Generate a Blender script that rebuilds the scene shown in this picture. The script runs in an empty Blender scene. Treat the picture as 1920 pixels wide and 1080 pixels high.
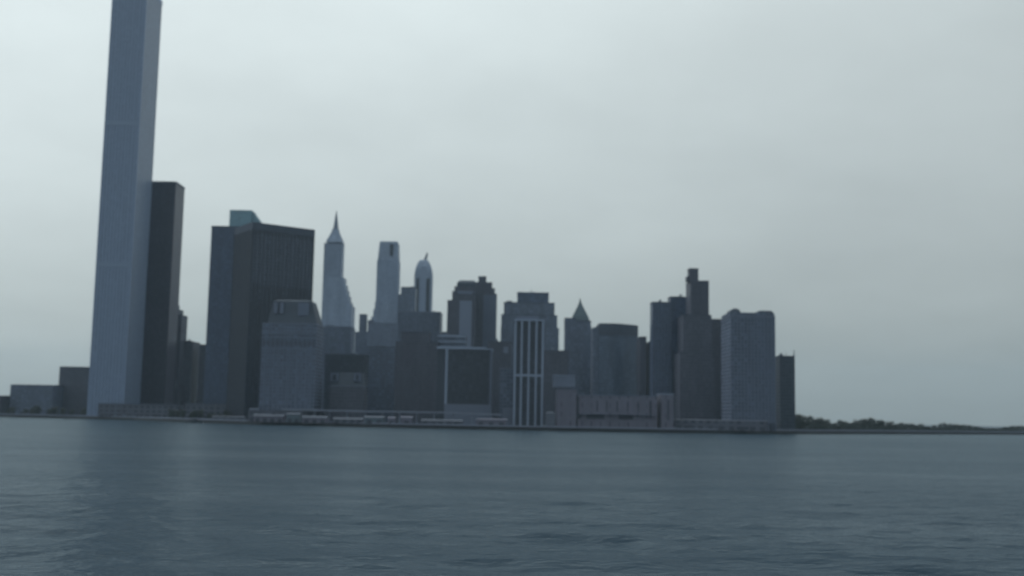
import bpy, bmesh, math, random
from mathutils import Vector, Matrix

scene = bpy.context.scene
C = scene.collection
random.seed(7)

# ------------------------------------------------------------------ camera
F = 2100.0                      # focal length in photo pixels (1920 wide)
CAM_H = 13.0
PITCH = math.atan(241.0 / F)
ROLL = 0.018
cam_d = bpy.data.cameras.new("camera")
cam_d.sensor_width = 36.0
cam_d.lens = 36.0 * F / 1920.0
cam_d.clip_start = 0.5
cam_d.clip_end = 60000.0
cam_d.dof.use_dof = True        # soft focus of the old cine lens
cam_d.dof.focus_distance = 45.0
cam_d.dof.aperture_fstop = 0.31
cam = bpy.data.objects.new("camera", cam_d)
C.objects.link(cam)
RIGHT = Vector((1, 0, 0))
FWD = Vector((0, math.cos(PITCH), math.sin(PITCH)))
UP = Vector((0, -math.sin(PITCH), math.cos(PITCH)))
R2 = RIGHT * math.cos(ROLL) + UP * math.sin(ROLL)
U2 = UP * math.cos(ROLL) - RIGHT * math.sin(ROLL)
m = Matrix((R2, U2, -FWD)).transposed().to_4x4()
m.translation = Vector((0, 0, CAM_H))
cam.matrix_world = m
scene.camera = cam

# ------------------------------------------------------------------ sky
SUN_EL, SUN_AZ = math.radians(58), math.radians(-50)      # azimuth from +Y towards +X
sdir = Vector((math.sin(SUN_AZ) * math.cos(SUN_EL), math.cos(SUN_AZ) * math.cos(SUN_EL), math.sin(SUN_EL)))
world = bpy.data.worlds.new("World")
scene.world = world
world.use_nodes = True
nt = world.node_tree
for n in list(nt.nodes):
    nt.nodes.remove(n)


def N(tree, typ, **kw):
    n = tree.nodes.new(typ)
    for k, v in kw.items():
        setattr(n, k, v)
    return n


def Mth(tree, op, a, b=None, c=None, clamp=False):
    n = tree.nodes.new("ShaderNodeMath")
    n.operation = op
    n.use_clamp = clamp
    for i, v in enumerate((a, b, c)):
        if v is None:
            continue
        if isinstance(v, (int, float)):
            n.inputs[i].default_value = v
        else:
            tree.links.new(v, n.inputs[i])
    return n.outputs[0]


def Mix(tree, fac, a, b):
    n = tree.nodes.new("ShaderNodeMix")
    n.data_type = "RGBA"
    for i, v in ((0, fac), (6, a), (7, b)):
        if isinstance(v, (int, float)):
            n.inputs[i].default_value = v
        elif isinstance(v, tuple):
            n.inputs[i].default_value = (v[0], v[1], v[2], 1)
        else:
            tree.links.new(v, n.inputs[i])
    return n.outputs[2]


tc = N(nt, "ShaderNodeTexCoord")
nrm = N(nt, "ShaderNodeVectorMath", operation="NORMALIZE")
nt.links.new(tc.outputs["Generated"], nrm.inputs[0])
sep = N(nt, "ShaderNodeSeparateXYZ")
nt.links.new(nrm.outputs[0], sep.inputs[0])
zc = Mth(nt, "MAXIMUM", sep.outputs[2], 0.0)
# thick overcast: about twice as bright overhead as at the horizon
grad = Mth(nt, "MULTIPLY_ADD", Mth(nt, "SUBTRACT", 1.0, Mth(nt, "EXPONENT", Mth(nt, "MULTIPLY", zc, -4.0))), 0.85, 0.93)
den = Mth(nt, "ADD", zc, 0.22)
px_ = Mth(nt, "DIVIDE", sep.outputs[0], den)
py_ = Mth(nt, "DIVIDE", sep.outputs[1], den)
cmb = N(nt, "ShaderNodeCombineXYZ")
nt.links.new(px_, cmb.inputs[0]); nt.links.new(py_, cmb.inputs[1])
cl = N(nt, "ShaderNodeTexNoise")
cl.inputs["Scale"].default_value = 1.1
cl.inputs["Detail"].default_value = 5.0
cl.inputs["Roughness"].default_value = 0.55
nt.links.new(cmb.outputs[0], cl.inputs["Vector"])
mott = Mth(nt, "MULTIPLY_ADD", cl.outputs[0], 0.46, 0.77)
dotn = N(nt, "ShaderNodeVectorMath", operation="DOT_PRODUCT")
nt.links.new(nrm.outputs[0], dotn.inputs[0])
dotn.inputs[1].default_value = sdir
glow = Mth(nt, "POWER", Mth(nt, "MAXIMUM", dotn.outputs["Value"], 0.0), 1.5)
lum = Mth(nt, "MULTIPLY", Mth(nt, "MULTIPLY", grad, mott), Mth(nt, "MULTIPLY_ADD", glow, 1.05, 0.68))
lum = Mth(nt, "MULTIPLY", lum, 4.55)
cloud = N(nt, "ShaderNodeVectorMath", operation="SCALE")
cloud.inputs[0].default_value = (0.885, 0.985, 0.98)
nt.links.new(lum, cloud.inputs["Scale"])
sky = N(nt, "ShaderNodeTexSky", sky_type="NISHITA")
sky.sun_disc = False
sky.sun_elevation = SUN_EL
sky.sun_rotation = SUN_AZ
sky.dust_density = 3.0
skyc = Mix(nt, 0.9, sky.outputs[0], cloud.outputs[0])
bg = N(nt, "ShaderNodeBackground")
bg.inputs["Strength"].default_value = 0.1
nt.links.new(skyc, bg.inputs["Color"])
wo = N(nt, "ShaderNodeOutputWorld")
nt.links.new(bg.outputs[0], wo.inputs["Surface"])

# ------------------------------------------------------------------ sun behind the cloud
sl = bpy.data.lights.new("sun", "SUN")
sl.energy = 0.5
sl.angle = math.radians(30)
sl.color = (1.0, 0.96, 0.9)
so = bpy.data.objects.new("sun", sl)
so.rotation_euler = sdir.to_track_quat("Z", "Y").to_euler()
C.objects.link(so)

scene.view_settings.view_transform = "Standard"
scene.view_settings.look = "None"
scene.view_settings.exposure = 0.0
scene.view_settings.gamma = 1.0
scene.view_settings.use_curve_mapping = False
scene.render.engine = "CYCLES"
scene.cycles.use_denoising = True
scene.cycles.max_bounces = 6
scene.cycles.filter_width = 1.6
scene.cycles.volume_bounces = 0


# ------------------------------------------------------------------ helpers
def P(x, y, D):
    """world X and Z of photo pixel (x, y) on the vertical plane Y = D"""
    d = R2 * (x - 960.0) + U2 * (540.0 - y) + FWD * F
    s = D / d.y
    return d.x * s, CAM_H + d.z * s


def hexcol(c):
    return tuple(((v / 255.0) ** 2.2) for v in c)


MATS = {}


COOL = (0.75, 0.90, 1.16)        # cool cast of the daylight film stock


def cool(c):
    return tuple(a * b for a, b in zip(c, COOL))


def plain(key, col, rough=0.8, metal=0.0, var=0.25, scale=0.12):
    if key in MATS:
        return MATS[key]
    col = cool(col)
    mt = bpy.data.materials.new(key)
    mt.use_nodes = True
    t = mt.node_tree
    b = t.nodes["Principled BSDF"]
    co = N(t, "ShaderNodeTexCoord")
    no = N(t, "ShaderNodeTexNoise")
    no.inputs["Scale"].default_value = scale
    no.inputs["Detail"].default_value = 6
    t.links.new(co.outputs["Object"], no.inputs["Vector"])
    lo = tuple(v * (1 - var) for v in col)
    hi = tuple(min(1, v * (1 + var)) for v in col)
    t.links.new(Mix(t, no.outputs[0], lo, hi), b.inputs["Base Color"])
    b.inputs["Roughness"].default_value = rough
    b.inputs["Metallic"].default_value = metal
    MATS[key] = mt
    return mt


def facade(key, wall, glass, bay, floor, wx, wz, rough=0.75, grough=0.25, var=0.42):
    """wall with a window grid; UVs are metres along the wall and metres of height"""
    if key in MATS:
        return MATS[key]
    wall, glass = cool(wall), cool(glass)
    mt = bpy.data.materials.new(key)
    mt.use_nodes = True
    t = mt.node_tree
    b = t.nodes["Principled BSDF"]
    uv = N(t, "ShaderNodeUVMap")
    s = N(t, "ShaderNodeSeparateXYZ")
    t.links.new(uv.outputs[0], s.inputs[0])
    u = Mth(t, "DIVIDE", s.outputs[0], bay)
    v = Mth(t, "DIVIDE", s.outputs[1], floor)
    fu, fv = Mth(t, "FRACT", u), Mth(t, "FRACT", v)
    mu = Mth(t, "LESS_THAN", Mth(t, "ABSOLUTE", Mth(t, "SUBTRACT", fu, 0.5)), wx / 2)
    mv = Mth(t, "LESS_THAN", Mth(t, "ABSOLUTE", Mth(t, "SUBTRACT", fv, 0.5)), wz / 2)
    win = Mth(t, "MULTIPLY", mu, mv)
    cb = N(t, "ShaderNodeCombineXYZ")
    t.links.new(Mth(t, "FLOOR", u), cb.inputs[0])
    t.links.new(Mth(t, "FLOOR", v), cb.inputs[1])
    wn = N(t, "ShaderNodeTexWhiteNoise", noise_dimensions="3D")
    oi = N(t, "ShaderNodeObjectInfo")
    t.links.new(oi.outputs["Random"], cb.inputs[2])
    t.links.new(cb.outputs[0], wn.inputs["Vector"])
    # blinds, lamps off, curtains: each window its own tone
    gl = Mix(t, Mth(t, "POWER", wn.outputs[0], 3.0), tuple(g * 0.75 for g in glass), tuple(min(1, g * 1.7 + 0.01) for g in glass))
    no = N(t, "ShaderNodeTexNoise")
    no.inputs["Scale"].default_value = 1.0
    no.inputs["Detail"].default_value = 6
    mp = N(t, "ShaderNodeMapping")
    mp.inputs["Scale"].default_value = (0.07, 0.015, 0.07)      # rain streaks run down the wall
    t.links.new(uv.outputs[0], mp.inputs["Vector"])
    t.links.new(mp.outputs[0], no.inputs["Vector"])
    wl = Mix(t, no.outputs[0], tuple(w * (1 - var) for w in wall), tuple(min(1, w * (1 + var)) for w in wall))
    t.links.new(Mix(t, win, wl, gl), b.inputs["Base Color"])
    rr = Mth(t, "MULTIPLY_ADD", win, grough - rough, rough)
    t.links.new(rr, b.inputs["Roughness"])
    MATS[key] = mt
    return mt


def mesh_obj(name, verts, faces, mats, uvs=None, midx=None, parent=None, loc=None):
    me = bpy.data.meshes.new(name)
    me.from_pydata(verts, [], faces)
    for mt in (mats if isinstance(mats, (list, tuple)) else [mats]):
        me.materials.append(mt)
    if uvs:
        l = me.uv_layers.new(name="UVMap")
        k = 0
        for f in uvs:
            for q in f:
                l.data[k].uv = q
                k += 1
    if midx:
        for p, i in zip(me.polygons, midx):
            p.material_index = i
    me.update()
    o = bpy.data.objects.new(name, me)
    C.objects.link(o)
    if parent:
        o.parent = parent
    if loc:
        o.location = loc
    return o


def loft(name, rings, mat, roof=None, parent=None, loc=None):
    """rings: list of (list of (x, y), z), the same count each, counter-clockwise; walls carry metre UVs"""
    n = len(rings[0][0])
    V, Fc, UV, MI = [], [], [], []
    for pts, z in rings:
        V += [(p[0], p[1], z) for p in pts]
    per = [0.0]
    base = rings[0][0]
    for i in range(n):
        a, b = base[i], base[(i + 1) % n]
        per.append(per[-1] + math.hypot(b[0] - a[0], b[1] - a[1]))
    for k in range(len(rings) - 1):
        z0, z1 = rings[k][1], rings[k + 1][1]
        for i in range(n):
            j = (i + 1) % n
            Fc.append((k * n + i, k * n + j, (k + 1) * n + j, (k + 1) * n + i))
            UV.append([(per[i], z0), (per[i + 1], z0), (per[i + 1], z1), (per[i], z1)])
            MI.append(0)
    top = (len(rings) - 1) * n
    Fc.append(tuple(range(top, top + n)))
    UV.append([(0, 0)] * n)
    MI.append(1)
    Fc.append(tuple(reversed(range(n))))
    UV.append([(0, 0)] * n)
    MI.append(1)
    return mesh_obj(name, V, Fc, [mat, roof or ROOF], UV, MI, parent, loc)


def rect(x0, x1, y0, y1):
    return [(x0, y0), (x1, y0), (x1, y1), (x0, y1)]


def inset(pts, d):
    cx = sum(p[0] for p in pts) / len(pts)
    cy = sum(p[1] for p in pts) / len(pts)
    out = []
    for p in pts:
        dx, dy = p[0] - cx, p[1] - cy
        r = max(1e-6, math.hypot(dx, dy))
        out.append((p[0] - dx / r * d, p[1] - dy / r * d))
    return out


def ngon(cx, cy, r, n=12, ph=0.0):
    return [(cx + r * math.cos(ph + 2 * math.pi * i / n), cy + r * math.sin(ph + 2 * math.pi * i / n)) for i in range(n)]


_unit = None


def unit_box():
    global _unit
    if _unit is None:
        _unit = {}
    return _unit


def box(name, x0, x1, y0, y1, z0, z1, mat, parent=None, loc=None):
    """a box part from a shared unit cube, one mesh for each material"""
    d = unit_box()
    if mat.name not in d:
        v = [(x, y, z) for z in (-.5, .5) for x, y in ((-.5, -.5), (.5, -.5), (.5, .5), (-.5, .5))]
        f = [(3, 2, 1, 0), (4, 5, 6, 7), (0, 1, 5, 4), (1, 2, 6, 5), (2, 3, 7, 6), (3, 0, 4, 7)]
        me = bpy.data.meshes.new("box")
        me.from_pydata(v, [], f)
        me.materials.append(mat)
        d[mat.name] = me
    o = bpy.data.objects.new(name, d[mat.name])
    o.scale = (x1 - x0, y1 - y0, z1 - z0)
    o.location = ((x0 + x1) / 2, (y0 + y1) / 2, (z0 + z1) / 2)
    C.objects.link(o)
    if parent:
        o.parent = parent
    return o


def tag(o, label, cat, group=None, kind=None):
    if label:
        o["label"] = label
    if cat:
        o["category"] = cat
    if group:
        o["group"] = group
    if kind:
        o["kind"] = kind
    return o


def thing(name, label, cat, loc, rz=0.0, group=None):
    o = bpy.data.objects.new(name, None)
    o.empty_display_size = 5
    o.location = loc
    o.rotation_euler = (0, 0, rz)
    C.objects.link(o)
    return tag(o, label, cat, group)


# ------------------------------------------------------------------ materials
ROOF = plain("roof_gravel", (0.12, 0.125, 0.135), 0.95)
M_LIME = facade("limestone_windows", (0.20, 0.21, 0.235), (0.10, 0.11, 0.13), 3.0, 3.7, 0.46, 0.55)
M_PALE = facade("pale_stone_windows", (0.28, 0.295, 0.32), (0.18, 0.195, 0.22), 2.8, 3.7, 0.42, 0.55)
M_BRICK = facade("brown_brick_windows", (0.082, 0.08, 0.092), (0.058, 0.059, 0.07), 3.2, 3.6, 0.42, 0.5)
M_GREY = facade("grey_concrete_windows", (0.115, 0.126, 0.15), (0.095, 0.106, 0.128), 3.4, 3.7, 0.6, 0.52)
M_BLUE = facade("blue_grey_curtain_wall", (0.065, 0.085, 0.125), (0.045, 0.06, 0.09), 1.8, 3.8, 0.8, 0.62, 0.5, 0.3)
M_DARK = facade("dark_curtain_wall", (0.036, 0.042, 0.054), (0.025, 0.031, 0.042), 3.6, 3.9, 0.7, 0.6, 0.5, 0.3)
M_BLACK = facade("black_steel_wall", (0.056, 0.048, 0.066), (0.040, 0.037, 0.052), 1.7, 3.9, 0.7, 0.7, 0.5, 0.3)
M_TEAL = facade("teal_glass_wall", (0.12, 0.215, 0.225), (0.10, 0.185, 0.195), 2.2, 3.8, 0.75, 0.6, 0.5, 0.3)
M_PINK = facade("pinkish_stone_wall", (0.15, 0.132, 0.145), (0.115, 0.103, 0.115), 9.0, 9.0, 0.12, 0.5)
M_ALU = facade("aluminium_wall", (0.23, 0.26, 0.30), (0.15, 0.17, 0.205), 1.2, 3.7, 0.45, 0.8, 0.5, 0.3, 0.12)
M_SHED = facade("grey_shed_wall", (0.105, 0.103, 0.115), (0.075, 0.075, 0.085), 7.5, 5.5, 0.5, 0.4)
M_WHITE = plain("white_precast", (0.27, 0.285, 0.31), 0.7, var=0.15)
M_CAP = plain("stone_coping", (0.155, 0.16, 0.18), 0.8)
M_CAPD = plain("dark_coping", (0.06, 0.067, 0.082), 0.7)
M_PIER = plain("grey_pier", (0.125, 0.135, 0.16), 0.75)
M_PIERD = plain("dark_pier", (0.036, 0.04, 0.052), 0.5)
M_PIERA = plain("aluminium_rib", (0.28, 0.31, 0.36), 0.45, 0.3)
M_SLATE = plain("slate_roof", (0.05, 0.06, 0.072), 0.7)
M_COPPER = plain("aged_copper_roof", (0.075, 0.10, 0.10), 0.7)
M_PLANT = plain("roof_plant_metal", (0.11, 0.12, 0.135), 0.6)
M_GLASS = plain("dark_strip_glass", (0.022, 0.028, 0.038), 0.3, var=0.4)
M_STEEL = plain("mast_steel", (0.10, 0.11, 0.125), 0.5, 0.5)
M_CONC = plain("viaduct_concrete", (0.21, 0.205, 0.215), 0.85)
M_SHADE = plain("dark_opening", (0.05, 0.049, 0.056), 0.8)
M_PAVE = plain("quay_paving", (0.16, 0.158, 0.165), 0.9, scale=0.05)
M_SEA = plain("wet_seawall_stone", (0.012, 0.013, 0.016), 0.6, scale=0.3)
M_PSHED = plain("pinkish_shed_wall", (0.15, 0.132, 0.145), 0.8, scale=0.08)
M_GSHED = plain("greenish_shed_wall", (0.10, 0.12, 0.125), 0.8, scale=0.08)
M_ROOFP = plain("pale_shed_roof", (0.12, 0.12, 0.128), 0.8, scale=0.08)
M_BARK = plain("bark", (0.05, 0.045, 0.04), 0.9, scale=2)
M_HULL = plain("dark_hull_paint", (0.018, 0.02, 0.028), 0.5)

# ------------------------------------------------------------------ ground and water
GZ = 3.0
shore_px = [(-700, 1850), (-300, 1640), (0, 1530), (150, 1470), (262, 1400), (330, 1300), (400, 1225), (500, 1155),
            (700, 1100), (900, 1078), (1080, 1072), (1250, 1078), (1400, 1120), (1500, 1195), (1640, 1330),
            (1920, 1640), (2300, 2150), (2700, 3000)]
SHORE = []
for x, D in shore_px:
    SHORE.append(((x - 960.0) / F * D, D))
# land sheet behind the seawall
lv = [(p[0], p[1], GZ) for p in SHORE] + [(9000, 6500, GZ), (9000, 11500, GZ), (-9000, 11500, GZ), (-9000, 5200, GZ)]
g = mesh_obj("ground", lv, [tuple(range(len(lv)))], plain("ground_asphalt", (0.09, 0.09, 0.09), 0.95, scale=0.02))
g["kind"] = "structure"


def water_material():
    mt = bpy.data.materials.new("harbour_water")
    mt.use_nodes = True
    t = mt.node_tree
    t.nodes.remove(t.nodes["Principled BSDF"])
    di = N(t, "ShaderNodeBsdfDiffuse")
    di.inputs["Color"].default_value = (0.014, 0.032, 0.052, 1)
    gs = N(t, "ShaderNodeBsdfGlossy")
    gs.inputs["Color"].default_value = (0.86, 0.95, 1.0, 1)
    gs.inputs["Roughness"].default_value = 0.22
    fr_ = N(t, "ShaderNodeFresnel")
    fr_.inputs["IOR"].default_value = 1.33
    mx_ = N(t, "ShaderNodeMixShader")
    wc = N(t, "ShaderNodeTexCoord")
    wm = N(t, "ShaderNodeMapping")
    wm.inputs["Scale"].default_value = (0.006, 0.02, 1.0)
    t.links.new(wc.outputs["Object"], wm.inputs["Vector"])
    wn_ = N(t, "ShaderNodeTexNoise")                 # gusts roughen the surface in long patches
    wn_.inputs["Scale"].default_value = 1.0
    wn_.inputs["Detail"].default_value = 6
    wn_.inputs["Roughness"].default_value = 0.65
    t.links.new(wm.outputs[0], wn_.inputs["Vector"])
    gust = Mth(t, "MULTIPLY_ADD", wn_.outputs[0], 0.36, 0.155)
    t.links.new(Mth(t, "MULTIPLY", fr_.outputs[0], gust), mx_.inputs[0])     # chop hides part of the far slopes
    t.links.new(di.outputs[0], mx_.inputs[1])
    t.links.new(gs.outputs[0], mx_.inputs[2])
    t.links.new(mx_.outputs[0], t.nodes["Material Output"].inputs["Surface"])
    co = N(t, "ShaderNodeTexCoord")
    out = None
    for sc, st, dist, rot in ((0.055, 0.6, 2.2, 0.2), (0.32, 0.9, 0.7, -0.2), (1.5, 0.9, 0.22, 0.4)):
        mp = N(t, "ShaderNodeMapping")
        mp.inputs["Rotation"].default_value = (0, 0, rot)
        mp.inputs["Scale"].default_value = (0.55, 1.0, 1.0)
        t.links.new(co.outputs["Object"], mp.inputs["Vector"])
        no = N(t, "ShaderNodeTexNoise")
        no.inputs["Scale"].default_value = sc
        no.inputs["Detail"].default_value = 3
        t.links.new(mp.outputs[0], no.inputs["Vector"])
        bp = N(t, "ShaderNodeBump")
        bp.inputs["Strength"].default_value = st
        bp.inputs["Distance"].default_value = dist
        t.links.new(no.outputs[0], bp.inputs["Height"])
        if out:
            t.links.new(out, bp.inputs["Normal"])
        out = bp.outputs[0]
    for n_ in (di, gs, fr_):
        t.links.new(out, n_.inputs["Normal"])
    return mt


MW = water_material()


def water_sheet():
    rng = random.Random(3)
    waves = []
    for i in range(46):
        lam = 2.2 * (11.0 ** rng.random())
        th = rng.gauss(math.radians(80), 0.55)
        k = 2 * math.pi / lam
        waves.append((k * math.cos(th), k * math.sin(th), 0.0036 * lam ** 0.9, rng.random() * 6.283))
    import numpy as np
    xs = np.linspace(-120, 120, 437)
    ys = np.linspace(30, 300, 491)
    X, Y = np.meshgrid(xs, ys)
    Z = np.zeros_like(X)
    for kx, ky, a, ph in waves:
        s = np.sin(kx * X + ky * Y + ph)
        Z += a * (s + 0.35 * s * s - 0.17)
    ex = np.minimum(1, np.minimum(X + 120, 120 - X) / 15)
    ey = np.minimum(1, np.minimum((Y - 30) / 5, (300 - Y) / 180))
    Z *= ex * ey
    ny, nx = X.shape
    verts = np.stack([X, Y, Z], -1).reshape(-1, 3)
    idx = np.arange(nx * ny).reshape(ny, nx)
    q = np.stack([idx[:-1, :-1], idx[:-1, 1:], idx[1:, 1:], idx[1:, :-1]], -1).reshape(-1, 4)
    # the flat rest of the harbour round the wave patch
    o = len(verts)
    ring_in = [(-120, 30), (120, 30), (120, 300), (-120, 300)]
    ring_out = [(-9000, -700), (9000, -700), (9000, 12000), (-9000, 12000)]
    ext = np.array([(x, y, 0.0) for x, y in ring_in + ring_out])
    verts = np.concatenate([verts, ext])
    fl = q.tolist()
    for i in range(4):
        j = (i + 1) % 4
        fl.append([o + 4 + i, o + 4 + j, o + j, o + i])
    me = bpy.data.meshes.new("water")
    me.from_pydata(verts.tolist(), [], fl)
    me.materials.append(MW)
    me.polygons.foreach_set("use_smooth", [True] * len(me.polygons))
    me.update()
    w = bpy.data.objects.new("water", me)
    C.objects.link(w)
    w["kind"] = "structure"


water_sheet()

# seawall along the shore: wet stone face, pale coping, one stretch for each straight run
sw = thing("seawall", "long dark wet stone seawall with pale coping along the whole waterfront", "wall", (SHORE[8][0], SHORE[8][1], 0))


def ribbon(name, pts, off0, off1, z0, z1, mat, parent):
    V, Fc = [], []
    ox, oy, oz = parent.location
    n = len(pts)
    for i, p in enumerate(pts):
        a = pts[max(0, i - 1)]
        b = pts[min(n - 1, i + 1)]
        dx, dy = b[0] - a[0], b[1] - a[1]
        r = math.hypot(dx, dy)
        nx_, ny_ = -dy / r, dx / r              # inland
        for off, z in ((off0, z0), (off1, z0), (off1, z1), (off0, z1)):
            V.append((p[0] + nx_ * off - ox, p[1] + ny_ * off - oy, z - oz))
    for i in range(n - 1):
        for k in range(4):
            l = (k + 1) % 4
            Fc.append((i * 4 + k, (i + 1) * 4 + k, (i + 1) * 4 + l, i * 4 + l))
    Fc.append((3, 2, 1, 0))
    e = (n - 1) * 4
    Fc.append((e, e + 1, e + 2, e + 3))
    return mesh_obj(name, V, Fc, mat, parent=parent)


ribbon("wall_face", SHORE, -0.6, 1.2, -2.0, 3.3, M_SEA, sw)
ribbon("coping", SHORE, -0.8, 1.4, 3.3, 3.6, M_CAP, sw)
ribbon("parapet_wall", SHORE, 6.0, 6.5, 3.0, 4.7, M_CONC, sw)
qs = thing("quay", "pale paved quay strip behind the seawall", "quay", (SHORE[8][0], SHORE[8][1], 3))
ribbon("paving", SHORE, 1.45, 5.9, 3.002, 3.012, M_PAVE, qs)
qs["kind"] = "structure"


# ------------------------------------------------------------------ building kit
class Building:
    def __init__(self, name, label, cat, D, x_ref, y_ref, rz=0.0):
        X, _ = P(x_ref, y_ref, D)
        self.D = D
        self.o = thing(name, label, cat, (X, D, GZ - 0.1), rz)
        self.X = X
        self.rz = rz

    def lx(self, x, y, dy=0.0):
        return P(x, y, self.D + dy)[0] - self.X

    def lz(self, x, y, dy=0.0):
        return P(x, y, self.D + dy)[1] - (GZ - 0.1)

    def block(self, name, x0, x1, yt, mat, depth=30, dy=0.0, yb=None, cap=None, caph=1.0, capo=0.4, roof=None):
        """upright storeys between photo columns x0..x1 (read at the top edge) up to row yt"""
        off = abs((x0 + x1) / 2 - 960.0)
        if (x0 - 960) * (x1 - 960) > 0 and off > 40:          # the flank facing the camera axis shows too
            depth = min(depth, 0.36 * (x1 - x0) * (self.D + dy) / off + 3)
        a = self.lx(x0, yt, dy + (depth if x0 > 960 else 0))
        b = self.lx(x1, yt, dy + (depth if x1 < 960 else 0))
        z1 = self.lz((x0 + x1) / 2, yt, dy)
        z0 = 0.0 if yb is None else self.lz((x0 + x1) / 2, yb, dy)
        r = rect(a, b, dy, dy + depth)
        zt = z1 - (caph if cap else 0)
        o = loft(name, [(r, z0), (r, zt)], mat, roof, self.o)
        if cap:
            r2 = rect(a - capo, b + capo, dy - capo, dy + depth + capo)
            loft("parapet", [(r2, zt + 0.003), (r2, z1)], cap, cap, o)
        return dict(o=o, a=a, b=b, y0=dy, y1=dy + depth, z0=z0, z1=zt)

    def piers(self, k, n, w, d, mat, name="pier", z0=None, z1=None, edge=True):
        a, b = k["a"], k["b"]
        for i in range(n + 1):
            if not edge and i in (0, n):
                continue
            x = a + (b - a) * i / n
            x = min(max(x, a + w / 2), b - w / 2)
            box(name, x - w / 2, x + w / 2, k["y0"] - d, k["y0"] + 0.3, k["z0"] if z0 is None else z0,
                (k["z1"] if z1 is None else z1) - 0.02, mat, k["o"])

    def bands(self, k, zs, h, d, mat, name="floor_band"):
        for z in zs:
            box(name, k["a"] - 0.05, k["b"] + 0.05, k["y0"] - d, k["y0"] + 0.3, z, z + h, mat, k["o"])

    def plant(self, k, items, mat=None):
        """roof plant rooms, tanks: fractions along the roof, depth, height"""
        for fx0, fx1, fy0, fy1, h in items:
            a = k["a"] + (k["b"] - k["a"]) * fx0
            b = k["a"] + (k["b"] - k["a"]) * fx1
            c = k["y0"] + (k["y1"] - k["y0"]) * fy0
            d = k["y0"] + (k["y1"] - k["y0"]) * fy1
            box("roof_plant", a, b, c, d, k["z1"] + 0.01, k["z1"] + h, mat or M_PLANT, self.o)

    def mast(self, x, y0, y1, r=0.4, dy=5.0, mat=None):
        X = self.lx(x, y1, dy)
        z0, z1 = self.lz(x, y0, dy) - 1.5, self.lz(x, y1, dy)
        loft("mast", [(ngon(X, dy, r, 6), z0), (ngon(X, dy, r * 0.35, 6), z1)], mat or M_STEEL, mat or M_STEEL, self.o)


    def clutter(self, k, seed, n=4, top=3.0):
        """cooling units, a wooden water tank and a thin aerial on a flat roof"""
        r = random.Random(seed)
        z = k["z1"] + 1.0
        w, d = k["b"] - k["a"], k["y1"] - k["y0"]
        for i in range(n):
            x = k["a"] + w * (0.08 + 0.84 * (i + r.random() * 0.6) / n)
            y = k["y0"] + d * r.uniform(0.15, 0.6)
            sx, h_ = r.uniform(1.2, 3.2), r.uniform(0.35, 1.0) * top
            if i % 3 == 1:
                t = loft("water_tank", [(ngon(x, y, 1.5, 10), z + 1.0), (ngon(x, y, 1.4, 10), z + 1.0 + top * .8), (ngon(x, y, 0.2, 10), z + 1.3 + top)], M_PLANT, M_PLANT, self.o)
                for lx_, ly_ in ((-.9, -.9), (.9, -.9), (.9, .9), (-.9, .9)):
                    box("tank_leg", x + lx_ - .1, x + lx_ + .1, y + ly_ - .1, y + ly_ + .1, z - 1.0, z + 1.0, M_STEEL, t)
            else:
                box("cooling_unit", x - sx / 2, x + sx / 2, y, y + 2.5, z - 1.0, z - 1.0 + h_, M_PLANT, self.o)
        x = k["a"] + w * r.uniform(0.3, 0.8)
        loft("aerial", [(ngon(x, k["y0"] + d * .4, .22, 5), z - 1), (ngon(x, k["y0"] + d * .4, .1, 5), z + top * 2.2)], M_STEEL, M_STEEL, self.o)


# ---- pale ribbed tower rising out of the view
B = Building("metal_tower", "very tall pale grey ribbed metal tower rising past the top edge at far left", "skyscraper", 1470, 296, 60)
k = B.block("tower_shaft", 212, 306, -30, M_ALU, depth=64, cap=M_PIERA, caph=6)
B.piers(k, 11, 1.7, 0.7, M_PIERA, "rib")
for zf in (0.34, 0.67):
    B.bands(k, [k["z1"] * zf], 6.0, 0.72, M_ALU, "louvre_band")

# ---- dark tower beside it
B = Building("slab_tower", "tall narrow dark purplish tower beside the pale ribbed metal tower", "skyscraper", 1560, 315, 340)
k = B.block("tower_shaft", 268, 347, 340, M_BLACK, depth=42, cap=M_CAPD, caph=2.5, capo=0.5)
B.piers(k, 14, 0.8, 0.6, M_PIERD)
B.clutter(k, 1, 4, 2.4)
B.plant(k, [(0.3, 0.7, 0.3, 0.7, 2.0)])
B = Building("stepped_block", "narrow dark block with stepped roof at foot of the dark purplish tower", "building", 1620, 345, 590)
B.block("wall_block", 318, 352, 590, M_BRICK, depth=30, cap=M_CAPD)
B.block("setback", 318, 344, 580, M_BRICK, depth=24, dy=3, yb=592, cap=M_CAPD)
B.block("roof_house", 318, 337, 570, M_BRICK, depth=18, dy=5, yb=582)
B = Building("low_block", "low dark block filling the gap left of the blue grey slab", "building", 1640, 366, 640)
k = B.block("wall_block", 340, 375, 640, M_BRICK, depth=40, cap=M_CAPD)
B.block("setback", 374, 400, 646, M_BRICK, depth=36, dy=3, cap=M_CAPD)
B.clutter(k, 11, 3, 2.8)
B.plant(k, [(0.3, 0.6, 0.2, 0.5, 2.5)])

# ---- teal block far behind
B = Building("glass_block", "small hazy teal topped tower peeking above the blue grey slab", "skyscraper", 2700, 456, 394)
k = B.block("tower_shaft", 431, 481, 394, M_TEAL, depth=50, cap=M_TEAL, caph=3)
a0, b0 = k["b"], B.lx(491, 418, 10)
zt, zb = k["z1"], B.lz(488, 418)
loft("glazed_slope", [(rect(a0 + .05, b0, 8, 40), 0), (rect(a0 + .05, b0, 8, 40), zb), (rect(a0 + .05, a0 + 2, 8, 40), zt)], M_TEAL, M_TEAL, B.o)

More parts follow.
